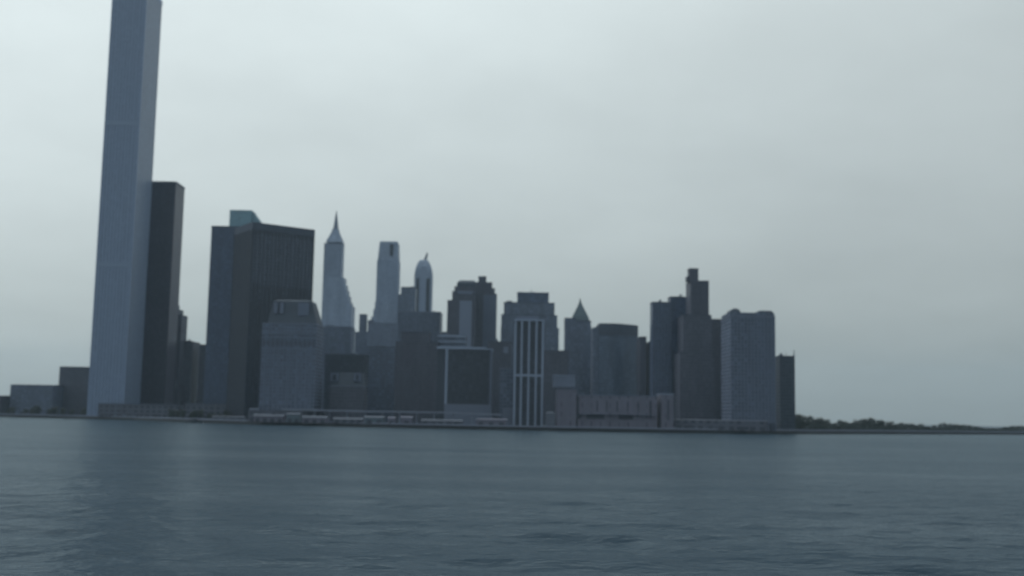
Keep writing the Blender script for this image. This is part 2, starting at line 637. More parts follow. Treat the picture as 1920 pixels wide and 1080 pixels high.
# ---- blue grey slab behind the big dark tower
B = Building("slab_tower", "blue grey slab tower behind the left shoulder of the broad dark tower", "skyscraper", 1470, 420, 424)
k = B.block("tower_shaft", 397, 470, 424, M_BLUE, depth=45, cap=M_CAPD, caph=2.0)
B.piers(k, 13, 0.7, 0.5, plain("blue_grey_pier", (0.07, 0.09, 0.13), 0.5))
B.clutter(k, 2, 3, 2.4)
B.plant(k, [(0.2, 0.45, 0.3, 0.7, 1.6)])

# ---- broad dark tower seen on its corner
D0 = 1290.0
cx, zc_ = P(474, 416, D0)
B = Building("corner_tower", "broad near black office tower seen corner on, widest of the tall towers", "skyscraper", D0, 474, 416)
zt = zc_ - (GZ - 0.1)
rx, ry = B.lx(590, 430, 49), 49.0
lx_, ly_ = B.lx(441, 428, 47), 47.0
bx_, by_ = rx + lx_, ry + ly_
foot = [(0, 0), (rx, ry), (bx_, by_), (lx_, ly_)]
loft("tower_shaft", [(foot, 0), (foot, zt - 9)], M_DARK, None, B.o)
f2 = inset(foot, -0.5)
loft("parapet", [(f2, zt - 8.997), (f2, zt)], M_CAPD, ROOF, B.o)


def along(p0, p1, t, out):
    dx, dy = p1[0] - p0[0], p1[1] - p0[1]
    r = math.hypot(dx, dy)
    return (p0[0] + dx * t + dy / r * out, p0[1] + dy * t - dx / r * out)


def face_box(B, name, p0, p1, t0, t1, z0, z1, out, mat, inn=0.3):
    q = [along(p0, p1, t0, out), along(p0, p1, t1, out), along(p0, p1, t1, -inn), along(p0, p1, t0, -inn)]
    return loft(name, [(q, z0), (q, z1)], mat, mat, B.o)


M_PANEL = facade("reflection_toned_windows", (0.070, 0.078, 0.094), (0.052, 0.060, 0.074), 3.6, 3.9, 0.6, 0.55, 0.5, 0.2)
face_box(B, "painted_reflection", foot[0], foot[1], 0.03, 0.97, zt * 0.68, zt - 13, 0.35, M_PANEL)  # lighter tone on the upper storeys stands in for a reflection
for i in range(17):
    t = i / 16.0
    face_box(B, "pier", foot[0], foot[1], max(0, t - 0.008), min(1, t + 0.008), 0.2, zt - 9.1, 0.9, M_PIERD)
for i in range(9):
    t = i / 8.0
    face_box(B, "pier", foot[3], foot[0], max(0, t - 0.012), min(1, t + 0.012), 0.2, zt - 9.1, 0.9, M_PIERD)

# ---- mansard roofed block in front of it
B = Building("mansard_block", "grey masonry block with dark mansard roof and pale dormers before broad dark tower", "building", 1185, 548, 606)
k = B.block("wall_block", 492, 608, 606, M_GREY, depth=45, cap=M_CAP, caph=1.2)
zz = B.lz(550, 634)
B.bands(k, [zz, zz + 4.6, B.lz(550, 655)], 0.9, 0.7, M_CAP, "cornice")
B.bands(k, [B.lz(550, 648)], 5.0, 0.25, M_CAPD, "frieze")
B.piers(k, 12, 1.0, 0.45, M_PIER, z1=zz)
za, zb = k["z1"] + 1.21, B.lz(550, 563)
ra = rect(k["a"] + 5, k["b"] - 0.5, 2, 42)
rb = rect(k["a"] + 9, k["b"] - 7.5, 8, 34)
rf = loft("mansard_roof", [(ra, za), (rb, zb)], M_SLATE, M_SLATE, B.o)
rc = rect(k["a"] + 13, k["b"] - 13, 12, 30)
loft("ridge_cap", [(rb, zb + 0.003), (rc, zb + 1.4)], M_SLATE, M_SLATE, B.o)
for x0, x1, y0, y1 in ((513, 520, 566, 588), (524, 531, 566, 588), (558, 579, 567, 592)):
    a, b = B.lx(x0, y1, 3), B.lx(x1, y1, 3)
    z0, z1 = B.lz(x0, y1, 3), B.lz(x0, y0, 3)
    dm = loft("dormer", [(rect(a, b, 3.2, 12), z0), (rect(a, b, 3.2, 12), z1)], M_PIER if x1 - x0 > 10 else M_CAP, M_SLATE, B.o)
    box("dormer_roof", a - .3, b + .3, 3.0, 12.3, z1 + .003, z1 + 0.6, M_SLATE, dm)

# ---- spire tower far behind
B = Building("spire_tower", "slender hazy tower with needle spire, the only needle on the skyline", "skyscraper", 2300, 628, 460)
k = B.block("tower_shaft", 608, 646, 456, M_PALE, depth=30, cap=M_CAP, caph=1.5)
B.piers(k, 7, 1.1, 0.6, M_PIER)
B.block("lower_shaft", 606, 650, 520, M_PALE, depth=40, dy=-3)
k4 = None
for i, (x1, y) in enumerate(((653, 532), (656, 542), (659, 553), (662, 564), (666, 572))):
    B.block("setback", 605, x1, y, M_PALE, depth=44 + 2 * i, dy=-5 - 2 * i)
xc = B.lx(629, 440, 15)
pts = [(16.8, 456), (13.5, 449), (10.5, 443), (7.6, 437), (5.8, 430), (4.6, 422), (3.3, 413), (2.0, 404), (0.6, 395)]
prev = None
for i in range(4):
    (r0, y0), (r1, y1) = pts[i], pts[i + 1]
    h0, h1 = B.lz(629, y0, 15), B.lz(629, y1, 15)
    q = [(xc - r0, 17 - r0), (xc + r0, 17 - r0), (xc + r0, 17 + r0), (xc - r0, 17 + r0)]
    q1 = [(xc - r1, 17 - r1), (xc + r1, 17 - r1), (xc + r1, 17 + r1), (xc - r1, 17 + r1)]
    qm = [(a[0] * .4 + b[0] * .6, a[1] * .4 + b[1] * .6) for a, b in zip(q, q1)]
    loft("crown_tier", [(q, h0 + 0.01), (qm, h1)], M_PALE, M_CAP, B.o)
loft("spire", [(ngon(xc, 17, r, 8), B.lz(629, y, 15)) for r, y in pts[4:]], M_CAP, M_CAP, B.o)

# ---- fillers under the spire
B = Building("office_block", "mid height blue grey block below the needle spire tower", "building", 1750, 636, 612)
k = B.block("wall_block", 604, 666, 612, M_GREY, depth=40, cap=M_CAP)
B.plant(k, [(0.1, 0.35, 0.2, 0.6, 3), (0.55, 0.9, 0.3, 0.7, 2.2)])
B = Building("office_block", "pale chimneyed roof block between the spire tower and notched tower", "building", 1900, 681, 590)
k = B.block("wall_block", 666, 700, 622, M_GREY, depth=34, cap=M_CAP)
B.block("roof_house", 674, 689, 589, M_GREY, depth=18, dy=5, yb=623, cap=M_CAPD)
B.block("wing", 690, 702, 600, M_GREY, depth=24, dy=4)
B = Building("office_block", "dark navy block behind the low brown block with two dormers", "building", 1330, 645, 662)
k = B.block("wall_block", 610, 692, 664, M_DARK, depth=35, cap=M_CAPD)
B.plant(k, [(0.1, 0.3, 0.2, 0.6, 2.5), (0.6, 0.75, 0.3, 0.7, 3)])
B = Building("dormer_block", "low brown block with two pale dormers on a dark roof", "building", 1215, 650, 722)
k = B.block("wall_block", 618, 690, 724, M_BRICK, depth=30, cap=M_CAP, caph=0.7)
ra = rect(k["a"] + 0.5, k["b"] - 0.5, 0.5, 29.5)
rb = rect(k["a"] + 4, k["b"] - 4, 7, 23)
loft("mansard_roof", [(ra, k["z1"] + 0.71), (rb, B.lz(650, 698))], M_SLATE, M_SLATE, B.o)
for x0, x1 in ((619, 634), (663, 676)):
    a, b = B.lx(x0, 712), B.lx(x1, 712)
    z0, z1 = B.lz(x0, 715), B.lz(x0, 699)
    dm = loft("dormer", [(rect(a, b, 0.9, 9), z0), (rect(a, b, 0.9, 9), z1)], M_PIER, M_SLATE, B.o)
    box("dormer_window", a + 2.5, b - 2.5, 0.8, 1.2, z0 + 1.5, z1 - 2.0, M_GLASS, dm)

# ---- notched square tower
B = Building("notched_tower", "pale straight tower with flat top and dark notch near its crown", "skyscraper", 2080, 730, 500)
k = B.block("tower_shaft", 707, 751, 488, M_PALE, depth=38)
B.piers(k, 8, 1.2, 0.5, plain("pale_stone_pier", (0.29, 0.315, 0.355), 0.8))
a, b = k["a"], k["b"]
zt = B.lz(731, 452)
loft("crown", [(rect(a + 1, b - 1, 1, 37), k["z1"] + .003), (rect(a + 3.5, b - 2.5, 3, 35), zt - 2.5), (rect(a + 4.5, b - 3.5, 4, 34), zt)], M_PALE, M_CAP, B.o)
na, nb = B.lx(731, 470), B.lx(737, 470)
box("notch_opening", na, nb, 0.2, 6, B.lz(733, 479), B.lz(733, 458), M_SHADE, B.o)
for x0, y in ((703, 566), (700, 580), (696, 594)):
    B.block("setback", x0, 756, y, M_PALE, depth=44 + (706 - x0), dy=-2 - (706 - x0) * 0.6)
B = Building("office_block", "hazy grey block at the foot of the notched tower", "building", 1700, 722, 605)
k = B.block("wall_block", 690, 762, 606, M_LIME, depth=40, cap=M_CAP)
B.plant(k, [(0.1, 0.3, 0.3, 0.6, 2.5)])
B = Building("office_block", "dark square topped block between the notched tower and the rounded tower", "building", 2000, 768, 538)
k = B.block("wall_block", 752, 782, 538, M_GREY, depth=30, cap=M_CAPD)
B.block("wing", 746, 756, 552, M_GREY, depth=26, dy=3)
B.clutter(k, 10, 2, 2.6)

# ---- round topped tower
B = Building("domed_tower", "slim hazy tower with rounded shoulders, pale centre strip and tilted mast on top", "skyscraper", 2200, 795, 520)
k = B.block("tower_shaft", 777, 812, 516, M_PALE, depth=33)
a, b = k["a"], k["b"]
w = b - a
zs = [(0.0, 516), (0.6, 510), (1.6, 504), (3.2, 498), (5.6, 492.5), (8.2, 488), (10.5, 486)]
loft("rounded_crown", [(rect(a + i + .01, b - i - .01, i * .9 + .01, 33 - i * .9), B.lz(795, y) + (.01 if i == 0 else 0)) for i, y in zs], M_PALE, M_CAP, B.o)
box("centre_strip", B.lx(789, 520), B.lx(798, 520), -0.7, 0.3, 0.3, B.lz(795, 500), M_WHITE, B.o)
box("dark_bay", B.lx(800, 520), B.lx(806, 520), -0.5, 0.3, 0.3, B.lz(795, 522), M_GLASS, B.o)
box("dark_bay", B.lx(781, 520), B.lx(786, 520), -0.5, 0.3, 0.3, B.lz(795, 522), M_GLASS, B.o)
zc0, zc1 = B.lz(797, 489, 14), B.lz(800, 474, 14)
xa, xb = B.lx(796, 488, 14), B.lx(801, 474, 14)
loft("mast", [(ngon(xa, 14, 3.2, 6), zc0 - 1), (ngon((xa + xb) / 2 + 1, 14, 2.6, 6), (zc0 + zc1) / 2), (ngon(xb, 14, 1.3, 6), zc1)], M_PLANT, M_PLANT, B.o)

# ---- wide block in front of those towers
B = Building("wide_block", "wide flat roofed grey block below the rounded tower and notched tower", "building", 1560, 790, 584)
k = B.block("wall_block", 747, 830, 584, M_GREY, depth=50, cap=M_CAP, caph=1.2)
B.piers(k, 14, 0.9, 0.5, M_PIER)
B.clutter(k, 3, 5, 2.6)
B.block("wing", 829, 840, 622, M_GREY, depth=40, dy=3)
B.plant(k, [(0.1, 0.3, 0.4, 0.8, 1.5), (0.7, 0.85, 0.3, 0.6, 1.2)])
B = Building("brick_block", "dark brown block standing left of the white framed glass box", "building", 1300, 780, 640)
k = B.block("wall_block", 742, 826, 640, M_BRICK, depth=40, cap=M_CAPD)
B.piers(k, 9, 1.1, 0.4, plain("brown_brick_pier", (0.078, 0.076, 0.088), 0.8))
B.block("setback", 752, 808, 622, M_BRICK, depth=26, dy=6, yb=641, cap=M_CAPD)
B.clutter(k, 4, 3, 3.0)
B = Building("office_block", "narrow dark block between the low dormer block and dark brown block", "building", 1420, 715, 655)
k = B.block("wall_block", 688, 750, 650, M_GREY, depth=35, cap=M_CAPD)
B.plant(k, [(0.3, 0.6, 0.3, 0.7, 3)])

# ---- twin dark towers with stepped tops
B = Building("stepped_tower", "dark tower with stepped mansard crown and pale vertical panel on its front", "skyscraper", 1520, 866, 562)
k = B.block("tower_shaft", 839, 893, 563, M_BRICK, depth=40)
B.block("setback", 848, 893, 546, M_BRICK, depth=34, dy=3, yb=564, cap=M_CAP, caph=0.8)
B.block("setback", 852, 893, 537, M_BRICK, depth=30, dy=5, yb=547)
kk = B.block("crown", 857, 893, 530, M_SLATE, depth=24, dy=7, yb=538, roof=M_SLATE)
loft("crown_roof", [(rect(kk["a"], kk["b"], 7, 31), kk["z1"] + .003), (rect(kk["a"] + 4, kk["b"] - 2, 11, 27), B.lz(875, 525, 7))], M_SLATE, M_SLATE, B.o)
box("pale_panel", B.lx(862, 563), B.lx(885, 563), -0.8, 0.3, 0.3, B.lz(873, 564), M_LIME, B.o)
box("crown_band", B.lx(858, 549, 3), B.lx(886, 549, 3), 2.4, 3.2, B.lz(870, 552, 3), B.lz(870, 545, 3), M_CAP, B.o)
B = Building("stepped_tower", "dark tower with small square top block right of the mansard crowned tower", "skyscraper", 1560, 912, 548)
k = B.block("tower_shaft", 889, 932, 550, M_BRICK, depth=36)
B.block("setback", 890, 928, 540, M_BRICK, depth=32, dy=2, yb=551, cap=M_CAPD, caph=0.6)
B.block("setback", 891, 923, 529, M_BRICK, depth=28, dy=3, yb=541, cap=M_CAPD, caph=0.6)
B.block("top_block", 897, 912, 518, M_BRICK, depth=12, dy=6, yb=530, cap=M_CAPD, caph=0.6)
box("painted_lit_side", B.lx(906, 560), B.lx(931, 560), -0.6, 0.3, 0.3, k["z1"] - 2, M_GREY, B.o)  # right side made paler in colour, as if lit from the right
B = Building("office_block", "low dark block in the gap beside the white piered tower", "building", 1400, 938, 640)
k = B.block("wall_block", 915, 960, 640, M_BRICK, depth=40, cap=M_CAPD)
B.clutter(k, 9, 3, 3.2)
box("pale_sign_band", B.lx(944, 650), B.lx(953, 650), -0.5, 0.2, B.lz(948, 662), B.lz(948, 650), M_CAP, B.o)

# ---- dark glass box with white frame
B = Building("framed_glass_block", "dark glass box with white roof slab, white corner posts and pale base", "building", 1180, 878, 652)
k = B.block("glass_shaft", 836, 924, 655, M_DARK, depth=42)
a, b, zt = k["a"], k["b"], k["z1"]
box("roof_slab", a - 9.5, b - 7, -0.8, 43, zt + 0.01, zt + 2.6, M_WHITE, B.o)
box("roof_slab", b - 6.98, b + 0.6, -0.6, 43, zt + 0.01, zt + 1.2, M_WHITE, B.o)
box("corner_post", a - 0.2, a + 2.4, -0.7, 1.6, 7.0, zt - 0.01, M_WHITE, B.o)
box("corner_post", b - 2.0, b + 0.2, -0.7, 1.6, 7.0, zt - 0.01, M_PIER, B.o)
box("base_wall", a - 0.3, b + 0.2, -1.0, 40, 0.1, B.lz(880, 758), M_CAP, B.o)
for i in range(1, 8):
    x = a + (b - a) * i / 8
    box("mullion", x - .25, x + .25, -0.4, 0.2, B.lz(880, 757), zt - 0.02, M_PIERD, B.o)
box("side_wing", a - 9, a - 0.25, 1, 40, 0.2, zt - 0.03, M_DARK, B.o)
B = Building("office_block", "pale banded upper storeys showing above the white framed glass box", "building", 1330, 850, 626)
k = B.block("wall_block", 822, 876, 627, M_GREY, depth=40)
for y, h in ((632, 2.2), (642, 1.6), (652, 1.6)):
    box("floor_band", k["a"] - .6, k["b"] + .6, -0.9, 0.3, B.lz(848, y), B.lz(848, y) + h, M_WHITE, B.o)

# ---- big stepped tower behind the white piers
B = Building("ziggurat_tower", "broad grey tower stepping up to a boxy top behind the white piers", "skyscraper", 1680, 996, 568)
k = B.block("tower_shaft", 939, 1048, 614, M_GREY, depth=60)
B.block("setback", 940, 1045, 590, M_GREY, depth=54, dy=2, yb=615, cap=M_CAPD, caph=0.7)
B.block("setback", 945, 1040, 567, M_GREY, depth=48, dy=4, yb=591, cap=M_CAPD, caph=0.7)
kk = B.block("top_block", 970, 1029, 548, M_BLUE, depth=34, dy=7, yb=568, cap=M_CAP, caph=1.4)
B.plant(kk, [(0.3, 0.5, 0.3, 0.6, 2.6)])
B.clutter(kk, 5, 3, 2.2)
B.mast(996, 548, 541, 0.5, 16)
box("roof_house", B.lx(950, 566, 6), B.lx(960, 566, 6), 6, 14, B.lz(955, 568, 6), B.lz(955, 564, 6), M_BRICK, B.o)

# ---- white piered tower
B = Building("piered_tower", "dark glass tower striped by tall white vertical piers near the waterfront", "skyscraper", 1125, 992, 600)
k = B.block("glass_shaft", 965, 1020, 602, M_GLASS if False else M_DARK, depth=30)
a, b, zt = k["a"], k["b"], k["z1"]
zm = B.lz(994, 706)
for i in range(5):
    x = a + (b - a) * i / 4
    x = min(max(x, a + 1.0), b - 1.0)
    box("pier", x - 1.0, x + 1.0, -1.5, 0.3, zm + 2.2, zt - 0.01, M_WHITE, B.o)
    box("pier", x - 1.0, x + 1.0, -1.5, 0.3, 0.2, zm - 0.01, M_WHITE, B.o)
box("cross_band", a - 0.4, b + 0.4, -1.6, 0.31, zm, zm + 2.19, M_WHITE, B.o)
box("roof_slab", a - 0.4, b + 0.4, -1.7, 30.4, zt, zt + 1.7, M_WHITE, B.o)
box("roof_plant", a + 2, b - 6, 3, 20, zt + 1.71, zt + 5.4, M_CAP, B.o)
for i in range(4):
    for j in range(1, 22):
        z = zt * j / 22.0
        if abs(z - zm) < 3:
            continue
        x0 = a + (b - a) * i / 4 + 1.1
        x1 = a + (b - a) * (i + 1) / 4 - 1.1
        box("spandrel", x0, x1, -0.25, 0.2, z - 0.6, z + 0.6, M_PIERD, B.o)
B = Building("office_block", "grey wing adjoining the left side of the white piered tower", "building", 1160, 952, 690)
k = B.block("wall_block", 938, 966, 690, M_GREY, depth=34, cap=M_CAP)
box("pale_bay", B.lx(943, 760), B.lx(962, 760), -0.8, 0.3, 0.3, B.lz(952, 764), M_CAP, B.o)
B = Building("office_block", "low dark block right of the white piered tower", "building", 1400, 1046, 657)
k = B.block("wall_block", 1018, 1066, 657, M_BRICK, depth=40, cap=M_CAPD)
B.clutter(k, 12, 3, 2.8)
B.plant(k, [(0.2, 0.4, 0.3, 0.6, 2)])

# ---- pyramid roofed tower
B = Building("pyramid_tower", "grey tower crowned by a pointed pyramid roof", "skyscraper", 1520, 1084, 598)
k = B.block("tower_shaft", 1058, 1109, 612, M_GREY, depth=36)
B.block("shoulder", 1058, 1080, 596, M_GREY, depth=30, dy=2, yb=613, cap=M_CAPD, caph=0.8)
kk = B.block("upper_shaft", 1071, 1108, 601, M_GREY, depth=26, dy=4, yb=613, cap=M_CAP, caph=0.8, capo=0.6)
a, b = B.lx(1074, 600, 4), B.lx(1107, 600, 4)
mx = (B.lx(1088, 560, 15))
cy_ = 17.0
prof = [(0.52, 601), (0.42, 592), (0.27, 582), (0.14, 573), (0.055, 566), (0.012, 558)]
W = b - a
loft("pyramid_roof", [(rect(mx - W * f_, mx + W * f_, cy_ - W * f_, cy_ + W * f_), B.lz(1088, y, 12) + (0.0)) for f_, y in prof], M_COPPER, M_COPPER, B.o)

# ---- curved parapet block
B = Building("curved_front_block", "broad grey block with dark gently curving parapet right of the pyramid roof", "building", 1420, 1160, 610)
n = 10
fr = []
for i in range(n + 1):
    t = i / n
    X = B.lx(1124 + 76 * t, 608)
    fr.append((X, 22 * max(0, t - 0.35) ** 1.5 * 2.2 + 2.0 * (1 - min(1, t / 0.35)) ** 2))
back = [(fr[-1][0], 75), (fr[0][0], 75)]
ft = fr + back
zt = B.lz(1130, 606)
zb = B.lz(1130, 628)
loft("wall_block", [(ft, 0), (ft, zb)], facade("blue_grey_masonry", (0.10, 0.12, 0.145), (0.06, 0.072, 0.09), 3.2, 3.7, 0.55, 0.5), None, B.o)
loft("dark_parapet", [(inset(ft, -0.5), zb + .003), (inset(ft, -0.5), zt)], M_CAPD, ROOF, B.o)
B.block("shoulder", 1108, 1124.5, 614, M_GREY, depth=40, dy=5, cap=M_CAP)
B = Building("office_block", "dark low block in the notch left of the triple stepped tower", "building", 1380, 1208, 634)
B.block("wall_block", 1194, 1212, 631, M_BRICK, depth=34, cap=M_CAPD)
B.block("setback", 1211.5, 1230, 640, M_BRICK, depth=34, dy=1, cap=M_CAPD)

# ---- right hand tall group
B = Building("slab_block", "blue grey slab block adjoining the chimney topped tower", "building", 1310, 1250, 566)
k = B.block("wall_block", 1219, 1258, 566, M_BLUE, depth=22, cap=M_CAPD)
k2 = B.block("setback", 1252, 1296, 556, M_BLUE, depth=22, dy=4, cap=M_CAPD)
B.piers(k, 6, 0.8, 0.5, M_PIER)
B.clutter(k, 7, 3, 2.2)
B.clutter(k2, 8, 2, 2.2)
B = Building("chimney_topped_tower", "tall brown tower with narrow square top block, highest on the right", "skyscraper", 1270, 1308, 526)
k = B.block("tower_shaft", 1286, 1329, 526, M_BRICK, depth=34, cap=M_CAPD, caph=0.8)
B.piers(k, 6, 1.0, 0.5, plain("brown_brick_pier", (0.078, 0.076, 0.088), 0.8))
B.block("top_block", 1285, 1292, 518, M_BRICK, depth=12, dy=6, yb=527)
B.block("top_block", 1289, 1309.5, 503, M_BRICK, depth=14, dy=5, yb=526.5, cap=M_CAPD, caph=1.0)
B.block("lower_wing", 1270, 1334, 590, M_BRICK, depth=44, dy=-4, cap=M_CAPD, caph=0.8)
B.block("lower_wing", 1262, 1340, 660, M_BRICK, depth=54, dy=-8, cap=M_CAPD, caph=0.8)
B = Building("office_block", "dark low block wedged before the double humped block", "building", 1330, 1340, 598)
B.block("wall_block", 1322, 1362, 598, M_BRICK, depth=40, cap=M_CAPD)

B = Building("humped_block", "massive grey block with two low roof humps near the right end", "building", 1150, 1402, 588)
k = B.block("wall_block", 1352, 1453, 592, M_GREY, depth=52, cap=M_CAP, caph=1.2)
B.piers(k, 13, 1.2, 0.5, M_PIER)
B.block("roof_storey", 1353, 1452, 586, M_GREY, depth=46, dy=2.5, yb=591.5, roof=M_SLATE)
ka, kw = k["a"], k["b"] - k["a"]
a, b = ka + 0.5, ka + kw * 0.25
za = B.lz(1400, 586, 2.5) + .01
loft("roof_hump", [(rect(a, b, 4, 26), za), (rect(a + .8, b - 1, 4.6, 25), za + 2.4), (rect(a + 4, b - 3.5, 6, 22), za + 4.4)], M_SLATE, M_SLATE, B.o)
a, b = ka + kw * 0.60, ka + kw * 0.985
loft("roof_hump", [(rect(a, b, 4, 26), za), (rect(a + 2.5, b - 1.0, 4.6, 25), za + 1.9), (rect(a + 4.5, b - 3.5, 6, 22), za + 2.7)], M_SLATE, M_SLATE, B.o)
B = Building("end_block", "lowest flat block at right end of skyline with corner post on its roof", "building", 1215, 1470, 666)
k = B.block("wall_block", 1446, 1490, 667, M_DARK if False else facade("dark_grey_windows", (0.06, 0.072, 0.085), (0.035, 0.042, 0.05), 3.2, 3.6, 0.5, 0.5), depth=40, cap=M_CAPD, caph=0.8)
B.mast(1488.6, 667, 656, 0.7, 1.0)
B.plant(k, [(0.15, 0.35, 0.2, 0.5, 2.2)])
B.clutter(k, 6, 3, 2.6)

# ---- low pinkish terminal on the waterfront
B = Building("low_terminal", "long low pinkish stone building on the quay with slit openings", "building", 1098, 1150, 742)
k = B.block("wall_block", 1080, 1232, 741, M_PINK, depth=30, cap=M_CAP, caph=0.8)
k2 = B.block("end_block", 1231.6, 1263, 738, M_PINK, depth=33, dy=-1.5, cap=M_WHITE, caph=0.9)
k3 = B.block("tall_wing", 1042, 1081, 729, M_PINK, depth=30, dy=-0.8, cap=M_CAP, caph=0.6)
k4 = B.block("upper_storey", 1036, 1079, 703, M_CAP, depth=22, dy=5, yb=726, cap=M_WHITE, caph=0.6)
for x0, x1, y0, y1, dd in ((1081.5, 1086, 745, 778, -0.2), (1156, 1158.5, 752, 772, -0.2), (1119, 1121, 752, 772, -0.2), (1137, 1139, 752, 772, -0.2),
                           (1176, 1178, 752, 772, -0.2), (1196, 1198, 752, 772, -0.2), (1218, 1221, 750, 782, -1.7), (1251, 1254, 748, 786, -1.7)):
    box("slit_window", B.lx(x0, 760), B.lx(x1, 760), dd - 0.1, dd + 0.5, B.lz(1150, y1), B.lz(1150, y0), M_SHADE, B.o)
for x0, x1 in ((1080, 1090), (1100, 1133), (1160, 1187)):
    box("loading_opening", B.lx(x0, 780), B.lx(x1, 780), -0.45, 0.5, B.lz(1150, 786), B.lz(1150, 778), M_SHADE, B.o)
box("canopy", k["a"] + 1, k["b"] - 1, -3.0, 0.1, B.lz(1150, 777.5), B.lz(1150, 777.5) + 0.4, M_CAP, B.o)
B = Building("quay_hut", "small pale hut between the white piered tower and the pinkish building", "hut", 1096, 1030, 774)
k = B.block("hut_wall", 1023, 1040, 775, M_ROOFP, depth=8)
loft("hut_roof", [(rect(k["a"] - .5, k["b"] + .5, -.5, 8.5), k["z1"] + .003), (rect(k["a"] + 2, k["b"] - 2, 3.5, 4.5), k["z1"] + 1.5)], M_ROOFP, M_ROOFP, B.o)
box("door", (k["a"] + k["b"]) / 2 - .8, (k["a"] + k["b"]) / 2 + .8, -0.12, 0.2, 0.1, 2.4, M_SHADE, B.o)

# ------------------------------------------------------------------ elevated highway along the quay
vx = [(468, 1215, 765), (600, 1150, 768), (700, 1128, 770), (830, 1112, 772), (940, 1108, 776)]
vp = []
for x, D, y in vx:
    X, Z = P(x, y, D)
    vp.append((X, D, Z))
va = thing("elevated_highway", "pale elevated roadway on columns running behind the quay sheds", "viaduct", (vp[2][0], vp[2][1], GZ - .1))
for i in range(len(vp) - 1):
    (x0, y0, z0), (x1, y1, z1) = vp[i], vp[i + 1]
    ox, oy, oz = va.location
    V, th = [], 1.5
    for (x, y, z) in ((x0, y0, z0), (x1, y1, z1)):
        for dyy, dz in ((0, -1.5), (16, -1.5), (16, 0), (15.6, 0), (15.6, -0.9), (0.4, -0.9), (0.4, 0), (0, 0)):
            V.append((x - ox, y + dyy - oy, z + dz - oz))
    Fc = [tuple((kk_, 8 + kk_, 8 + (kk_ + 1) % 8, (kk_ + 1) % 8)) for kk_ in range(8)]
    mesh_obj("deck_span", V, Fc, M_CONC, parent=va)
    nn = max(2, int(math.hypot(x1 - x0, y1 - y0) / 16))
    for j in range(nn):
        t = (j + 0.5) / nn
        x, y, z = x0 + (x1 - x0) * t, y0 + (y1 - y0) * t, z0 + (z1 - z0) * t
        box("column", x - ox - .6, x - ox + .6, y - oy + 2, y - oy + 3.2, 0, z - oz - 1.52, M_CONC, va)
        box("column", x - ox - .6, x - ox + .6, y - oy + 12, y - oy + 13.2, 0, z - oz - 1.52, M_CONC, va)


# ------------------------------------------------------------------ low sheds along the shore
def shed(name, label, x0, x1, yt, D, wall, roof, depth=16, gable=0.0, doors=3, group=None, slope=0.0):
    B = Building(name, label, "shed" if "shed" in name else "building", D, (x0 + x1) / 2, yt)
    k = B.block("wall_block", x0, x1, yt, wall, depth=depth)
    a, b, z = k["a"], k["b"], k["z1"]
    loft("roof", [(rect(a - .6, b + .6, -.6, depth + .6), z + .003), (rect(a - .6 + slope, b + .6, -.6 + (depth * .4 if gable else 0), depth + .6 - (depth * .4 if gable else 0)), z + 0.6 + gable)], roof, roof, B.o)
    for i in range(doors):
        t = (i + 0.5) / doors
        x = a + (b - a) * t
        wd = min(4.5, (b - a) / doors * 0.5)
        box("door", x - wd / 2, x + wd / 2, -0.15, 0.25, 0.1, min(4.2, z * 0.62), M_SHADE, B.o)
    return B


shed("ferry_terminal", "long grey low terminal at foot of the pale ribbed tower and dark purplish tower", 184, 346, 758, 1436, M_SHED, M_CAP, 26, doors=9)
shed("ferry_terminal", "long grey green low terminal behind the waterfront trees", 347, 468, 758, 1400, M_SHED, M_CAP, 40, doors=6)
shed("low_block", "low grey block at the foot of the mansard roofed block", 466, 612, 770, 1168, M_SHED, M_CAP, 10, doors=7)
shed("quay_shed", "pinkish quay shed at left end of the elevated roadway", 476, 537, 780, 1142, M_PSHED, M_ROOFP, 14, 1.0, 4)
shed("quay_shed", "small greenish quay shed between two pinkish sheds", 538, 566, 777, 1132, M_GSHED, M_ROOFP, 12, 0.8, 2)
shed("quay_shed", "pinkish quay shed right of the small greenish shed", 567, 616, 783, 1122, M_PSHED, M_ROOFP, 12, 1.0, 3)
shed("quay_shed", "long grey quay shed below the low dormer block", 625, 682, 786, 1112, M_SHED, M_ROOFP, 12, 0.8, 4)
shed("quay_shed", "greenish grey quay shed below the dark brown block", 684, 722, 783, 1106, M_GSHED, M_ROOFP, 12, 0.8, 2)
shed("quay_shed", "squat pinkish quay shed beside the greenish grey shed", 728, 742, 784, 1102, M_PSHED, M_PSHED, 9, 0.7, 1)
shed("quay_shed", "squat pinkish quay shed second from the greenish grey shed", 752, 774, 783, 1100, M_PSHED, M_PSHED, 9, 0.7, 1)
shed("quay_shed", "flat grey quay shed before the white framed glass box", 790, 868, 789, 1098, M_SHED, M_ROOFP, 12, 0.6, 5)
shed("quay_shed", "bright pinkish quay shed with sloping left end below the white piered tower", 892, 950, 787, 1090, M_PSHED, M_PSHED, 10, 0.5, 3, slope=4.0)
shed("low_block", "long low dark block behind the quay right of the pinkish building", 1262, 1440, 789, 1112, M_SHED, M_CAPD, 8, 0.4, 9)
shed("quay_shed", "small pale shed near the right end of the seawall", 1434, 1456, 794, 1150, M_ROOFP, M_ROOFP, 8, 0.6, 1)
shed("pontoon_shed", "low pale landing stage shed on the quay before the trees", 398, 462, 782, 1255, M_ROOFP, M_ROOFP, 10, 0.5, 4)
shed("low_block", "low grey block at far left beyond the pale ribbed metal tower", 20, 120, 722, 1680, M_GREY, M_CAPD, 40, 0.3, 5)
shed("low_block", "taller brown block at far left beside the pale ribbed metal tower", 112, 196, 688, 1720, M_BRICK, M_CAPD, 40, 0.3, 4)
shed("low_block", "lowest brown block cut by the left edge", -80, 24, 742, 1660, M_BRICK, M_CAPD, 40, 0.3, 5)

